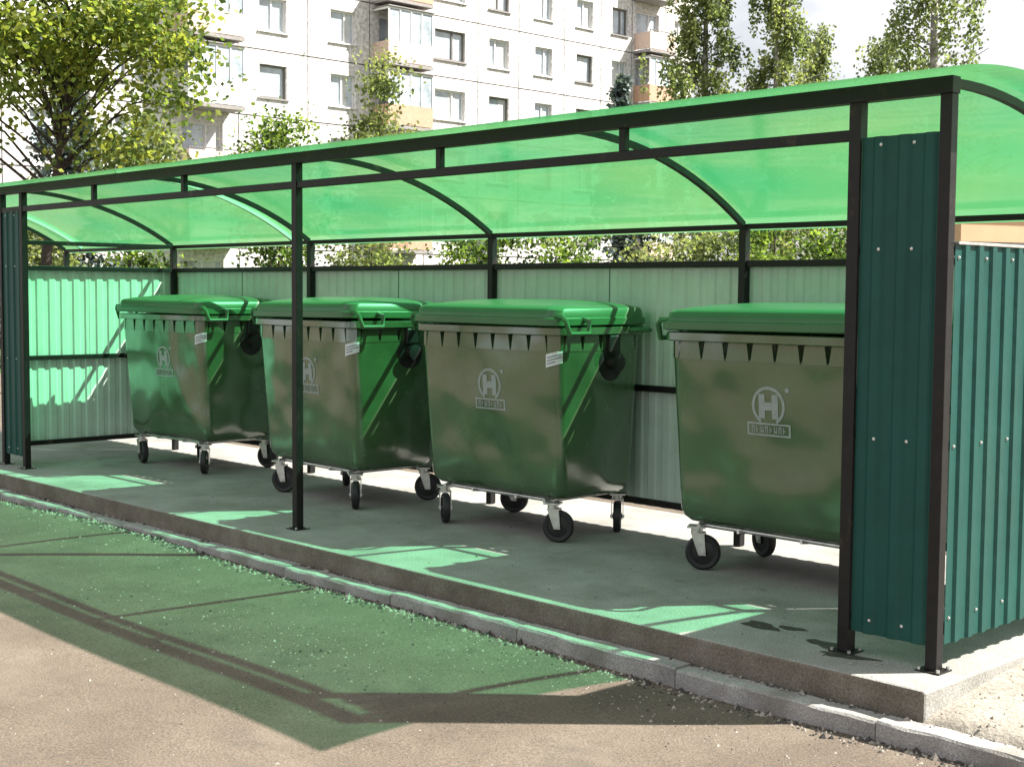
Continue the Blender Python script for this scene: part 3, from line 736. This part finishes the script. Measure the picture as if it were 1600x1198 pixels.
# ------------------------------------------------------------------ trees
def leaf_mat(name, c, tr=.55):
    m = bpy.data.materials.new(name); m.use_nodes = True; n = m.node_tree; n.nodes.clear()
    o = n.nodes.new('ShaderNodeOutputMaterial'); d = n.nodes.new('ShaderNodeBsdfPrincipled'); t = n.nodes.new('ShaderNodeBsdfTranslucent'); mx = n.nodes.new('ShaderNodeMixShader')
    g = n.nodes.new('ShaderNodeNewGeometry'); h = n.nodes.new('ShaderNodeHueSaturation')
    mr = n.nodes.new('ShaderNodeMapRange'); mr.inputs['To Min'].default_value = .65; mr.inputs['To Max'].default_value = 1.4
    n.links.new(g.outputs['Random Per Island'], mr.inputs['Value']); n.links.new(mr.outputs[0], h.inputs['Value'])
    h.inputs['Color'].default_value = (*c, 1); n.links.new(h.outputs[0], d.inputs['Base Color'])
    d.inputs['Roughness'].default_value = .5; d.inputs['Specular IOR Level'].default_value = .35
    t.inputs[0].default_value = (c[0]*1.7, c[1]*1.7, c[2]*1.0, 1)
    mx.inputs[0].default_value = tr
    n.links.new(d.outputs[0], mx.inputs[1]); n.links.new(t.outputs[0], mx.inputs[2]); n.links.new(mx.outputs[0], o.inputs['Surface'])
    return m
LF = {'maple': [leaf_mat('maple_leaf', (.15, .205, .05)), leaf_mat('maple_leaf_yellow', (.22, .255, .055)), leaf_mat('maple_leaf_dark', (.075, .12, .035))],
      'birch': [leaf_mat('birch_leaf', (.14, .18, .075)), leaf_mat('birch_leaf_light', (.20, .23, .10)), leaf_mat('birch_leaf_dark', (.085, .115, .055))],
      'bush': [leaf_mat('bush_leaf', (.085, .15, .03)), leaf_mat('bush_leaf_light', (.16, .23, .05)), leaf_mat('bush_leaf_dark', (.03, .06, .015))],
      'blue': [leaf_mat('blue_needles', (.10, .14, .14), .2), leaf_mat('blue_needles_dark', (.045, .07, .07), .2), leaf_mat('blue_needles_pale', (.17, .21, .21), .2)],
      'spruce': [leaf_mat('spruce_needles', (.045, .065, .04), .2), leaf_mat('spruce_needles_dark', (.025, .04, .025), .2), leaf_mat('spruce_needles_pale', (.09, .11, .075), .2)]}
M['bark'] = mat('dark_bark', (.045, .036, .028), .9, noise=.4, nscale=6, bump=.6, bscale=20)
M['birch_bark'] = mat('birch_bark', (.50, .48, .45), .8, noise=.6, nscale=3, col2=(.08, .07, .06))

def add_leaf(V, F, MI, p, s, rr, mi, droop=0):
    n = Vector((rr.gauss(0, 1), rr.gauss(0, 1), rr.gauss(0, 1)+.8)).normalized()
    a = n.orthogonal().normalized(); a = (Matrix.Rotation(rr.uniform(0, 6.28), 3, n) @ a)
    if droop: a = (a+Vector((0, 0, -droop))).normalized()
    b = n.cross(a).normalized(); s1 = s*rr.uniform(.7, 1.25); w_ = s1*.36
    i = len(V)
    V.extend([tuple(p), tuple(p+a*s1*.5+b*w_), tuple(p+a*s1), tuple(p+a*s1*.5-b*w_)])
    F.append((i, i+1, i+2, i+3)); MI.append(mi)
def leaves_obj(V, F, MI, mats, parent):
    me = bpy.data.meshes.new('crown'); me.from_pydata(V, [], F)
    for q in mats: me.materials.append(q)
    me.polygons.foreach_set('material_index', MI); me.update()
    return link('crown', me, parent)
def broad_tree(name, base, H, crown, r0, n_leaf, leaf, kind, label, cat, group=None, seed=1, bark='bark', lean=(0, 0), limbs=9, clump=.45, trunk_to=.8, droop=0, bend=None):
    """crown: list of (dx,dy,z,rx,ry,rz) ellipsoids holding clumps; limbs reach for them"""
    rr = random.Random(seed); t = empty(name, base); m = MB()
    def path(f): 
        b = bend(f) if bend else (0, 0)
        return Vector((lean[0]*f+b[0], lean[1]*f+b[1], H*trunk_to*f))
    pts = [path(k/8)+Vector((rr.uniform(-.03, .03), rr.uniform(-.03, .03), 0))*(1 if k else 0) for k in range(9)]
    m.tube(pts, [r0*(1-.8*k/8) for k in range(9)], 8)
    V, F, MI = [], [], []; cl = []
    tot = sum(c[3]*c[4]*c[5] for c in crown)
    for (dx, dy, z, rx, ry, rz) in crown:
        nC = max(3, int(limbs*6*rx*ry*rz/tot))
        for _ in range(nC):
            d = Vector((rr.gauss(0, 1), rr.gauss(0, 1), rr.gauss(0, 1))).normalized()*rr.uniform(.35, 1.0)
            cl.append(Vector((dx+d.x*rx, dy+d.y*ry, z+d.z*rz)))
    for k, c in enumerate(cl):
        f = min(.98, max(.45, (c.z-.3)/(H*trunk_to)*rr.uniform(.75, .92)))
        a = path(f); mid = a.lerp(c, .55)+Vector((0, 0, .12*(c-a).length)); rad = r0*(1-.8*f)*.42
        if k % 2 == 0 or (c-a).length < 2.5: m.tube([a, mid, c], [rad, rad*.6, rad*.2], 5, caps=False)
        per = n_leaf//len(cl); cs = clump*rr.uniform(.6, 1.35); tone = rr.choice((0, 0, 1, 1, 2))
        for j in range(per):
            p = c+Vector((rr.gauss(0, cs), rr.gauss(0, cs), rr.gauss(0, cs*.6)))
            if droop: p.z -= droop*rr.random()**1.5
            add_leaf(V, F, MI, p, leaf, rr, tone if rr.random() < .65 else rr.randrange(3), droop)
    m.build('trunk', M[bark], t, sharp=60)
    leaves_obj(V, F, MI, LF[kind], t)
    tag(t, label, cat, group); return t
def conifer(base, H, rad, n_leaf, leaf, kind, label, seed=1, group=None):
    rr = random.Random(seed); t = empty('spruce_tree', base); m = MB()
    m.tube([(0, 0, 0), (0, 0, H*.5), (0, 0, H*.99)], [H*.018, H*.011, .01], 8); V, F, MI = [], [], []
    nb = int(H*11)
    for k in range(nb):
        z = H*(.08+.9*k/nb); l = rad*(1-z/H)**.85*rr.uniform(.75, 1.1)+.1; a = rr.uniform(0, 6.28)
        tip = Vector((l*math.cos(a), l*math.sin(a), z-l*.25)); m.tube([(0, 0, z), tip], [.02, .005], 4, caps=False)
        for j in range(n_leaf//nb):
            f = rr.random()**.7; p = Vector((0, 0, z)).lerp(tip, f)+Vector((rr.gauss(0, .10), rr.gauss(0, .10), -abs(rr.gauss(0, .14))))
            add_leaf(V, F, MI, p, leaf, rr, rr.choice((0, 0, 1, 2)), .4)
    m.build('trunk', M['bark'], t); leaves_obj(V, F, MI, LF[kind], t); tag(t, label, 'tree', group); return t
def birch(base, H, rx, n_leaf, leaf, label, seed, z0=.25, group='birch trees behind the shelter'):
    rr = random.Random(seed); t = empty('birch_tree', base); m = MB(); V, F, MI = [], [], []
    m.tube([(0, 0, 0), (.1, .05, H*.3), (-.05, .1, H*.65), (.05, 0, H*.97)], [H*.016, H*.012, H*.007, .01], 8)
    nb = 46
    for k in range(nb):
        f = z0+(1-z0)*(k+.5)/nb; a = rr.uniform(0, 6.28); l = rx*(1-((f-z0)/(1-z0))**1.4)*rr.uniform(.35, 1.15)+.2
        z = H*f; tip = Vector((l*math.cos(a), l*math.sin(a), z+l*.45)); m.tube([(0, 0, z-.2), tip*.6+Vector((0, 0, z*.4+.1)), tip], [.045*(1.2-f), .03*(1.2-f), .008], 4, caps=False)
        tone = rr.choice((0, 0, 1, 2))
        ns = 7
        for s_ in range(ns):
            g = rr.uniform(.25, 1.0); st = Vector((0, 0, z)).lerp(tip, g)+Vector((rr.gauss(0, .3), rr.gauss(0, .3), 0)); ln = rr.uniform(.8, 2.6)*(.5+.6*(1-f))
            for j in range(n_leaf//(nb*ns)):
                p = st+Vector((rr.gauss(0, .10), rr.gauss(0, .10), -ln*rr.random()))
                add_leaf(V, F, MI, p, leaf, rr, tone if rr.random() < .6 else rr.randrange(3), .9)
    m.build('trunk', M['birch_bark'], t, sharp=60); leaves_obj(V, F, MI, LF['birch'], t); tag(t, label, 'tree', group); return t

broad_tree('maple_tree', (-18.6, 4.9, AZ), 7.6, [(-.6, -.9, 5.6, 1.5, 1.5, 1.1), (.7, .7, 5.5, 1.4, 1.5, 1.2), (1.2, 1.3, 6.3, 1.1, 1.2, 1.0), (.2, .2, 7.2, 1.8, 1.8, .9), (-1.0, -1.0, 4.3, .8, .9, .6), (.7, .9, 4.1, .7, .7, .6)],
           .13, 15500, .12, 'maple', 'maple with yellow-green leaves and a bent dark trunk at the left', 'tree', seed=5, limbs=11, clump=.40, bend=lambda f: (.30*f*f+.25*max(0, f-.35), .32*f*f+.3*max(0, f-.35)))
conifer((-28.6, 6.4, AZ), 10.5, 2.3, 9000, .20, 'spruce', 'dark grey-green spruce at the far left edge, behind the maple', 3)
conifer((-27.5, 9.6, AZ), 7.6, 1.7, 9000, .14, 'blue', 'blue-grey spruce showing through the maple branches', 4)
broad_tree('leafy_bush', (-26.1, 14.3, AZ), 7.2, [(.1, .1, 5.9, .6, .6, .6), (.1, .1, 5.0, .85, .85, .9), (-.6, -.5, 4.2, .9, .9, .8), (.2, .3, 3.4, 1.0, 1.0, 1.0)], .07, 6500, .12, 'bush', 'bright green leafy bush rising above the roof in front of the white block', 'bush', seed=8, limbs=8, clump=.36)
broad_tree('small_tree', (-28.2, 11.6, AZ), 6.6, [(0, 0, 5.3, 1.2, 1.2, .7), (0, 0, 4.4, 1.3, 1.3, .8), (-.8, -.8, 3.6, 1.2, 1.2, .8)], .08, 7000, .13, 'birch', 'dull green small tree between the maple and the bright bush', 'tree', seed=9, limbs=6, clump=.3)
broad_tree('sapling_tree', (-21.15, 13.85, AZ), 7.2, [(0, 0, 5.1, .62, .62, .8), (.0, .0, 6.1, .5, .5, .7), (0, .1, 4.1, .8, .8, .6)], .05, 3800, .11, 'birch', 'thin young tree with sparse pale leaves in front of the balconies', 'tree', seed=12, limbs=6, clump=.22)
birch((-32.2, 39.2, AZ), 17.0, 3.3, 24000, .15, 'largest birch, tall and dense beside the end of the white block', 21, .2)
birch((-30.3, 41.4, AZ), 15.2, 2.9, 17000, .15, 'tall birch just right of the largest birch, crowns touching', 22, .2)
birch((-31.9, 46.8, AZ), 13.6, 2.6, 10000, .15, 'slim pointed birch in the open sky, middle of the row', 23, .2)
birch((-23.3, 38.1, AZ), 10.9, 2.2, 9000, .14, 'short birch showing just above the roof, second from the right', 24, .2)
birch((-18.0, 31.9, AZ), 14.8, 2.3, 12000, .13, 'rightmost birch with long hanging twigs above the shelter corner', 25, .25)
conifer((-37.6, 40.3, AZ), 11.6, 2.2, 7000, .24, 'blue', 'small blue-grey spruce in front of the far end of the white block', 31)
rs = random.Random(5)
shr = [(-26.0, 8.4, 3.6), (-24.6, 10.0, 3.2), (-22.3, 12.0, 3.7), (-20.6, 13.2, 3.3), (-19.6, 15.6, 3.3), (-18.2, 16.4, 3.4), (-15.9, 18.6, 3.5), (-14.9, 19.8, 3.9), (-13.9, 20.9, 3.6), (-16.9, 18.3, 2.9), (-13.0, 22.2, 3.8), (-28.5, 5.6, 3.4)]
shl = ['shrub behind the rear wall, seen in the gap under the roof by the left partition', 'low shrub seen in the gap under the roof left of the far left rear post', 'shrub seen in the gap under the roof above the second bin from the left', 'shrub seen in the gap under the roof right of the thin middle post', 'round shrub seen in the gap just left of the middle rear post', 'round shrub seen in the gap just right of the middle rear post',
       'dark shrub seen in the gap left of the right-hand rear post', 'tall dark shrub seen in the gap at the right-hand rear post', 'dark shrub seen in the gap just right of the right-hand rear post', 'low pale shrub seen in the gap above the bin in full view', 'dark shrub seen in the gap beside the corner panel', 'shrub in the gap at the left edge, beyond the partition wall']
for i, ((x, y, h), lab) in enumerate(zip(shr, shl)):
    broad_tree('shrub', (x, y, AZ), h, [(0, 0, h*.72, .9, .9, h*.26), (.3, .3, h*.4, 1.0, 1.0, h*.25)], .05, 4200, .11, 'bush' if i % 3 else 'birch', lab, 'shrub', 'shrubs behind the rear wall', seed=40+i, limbs=5, clump=.26)
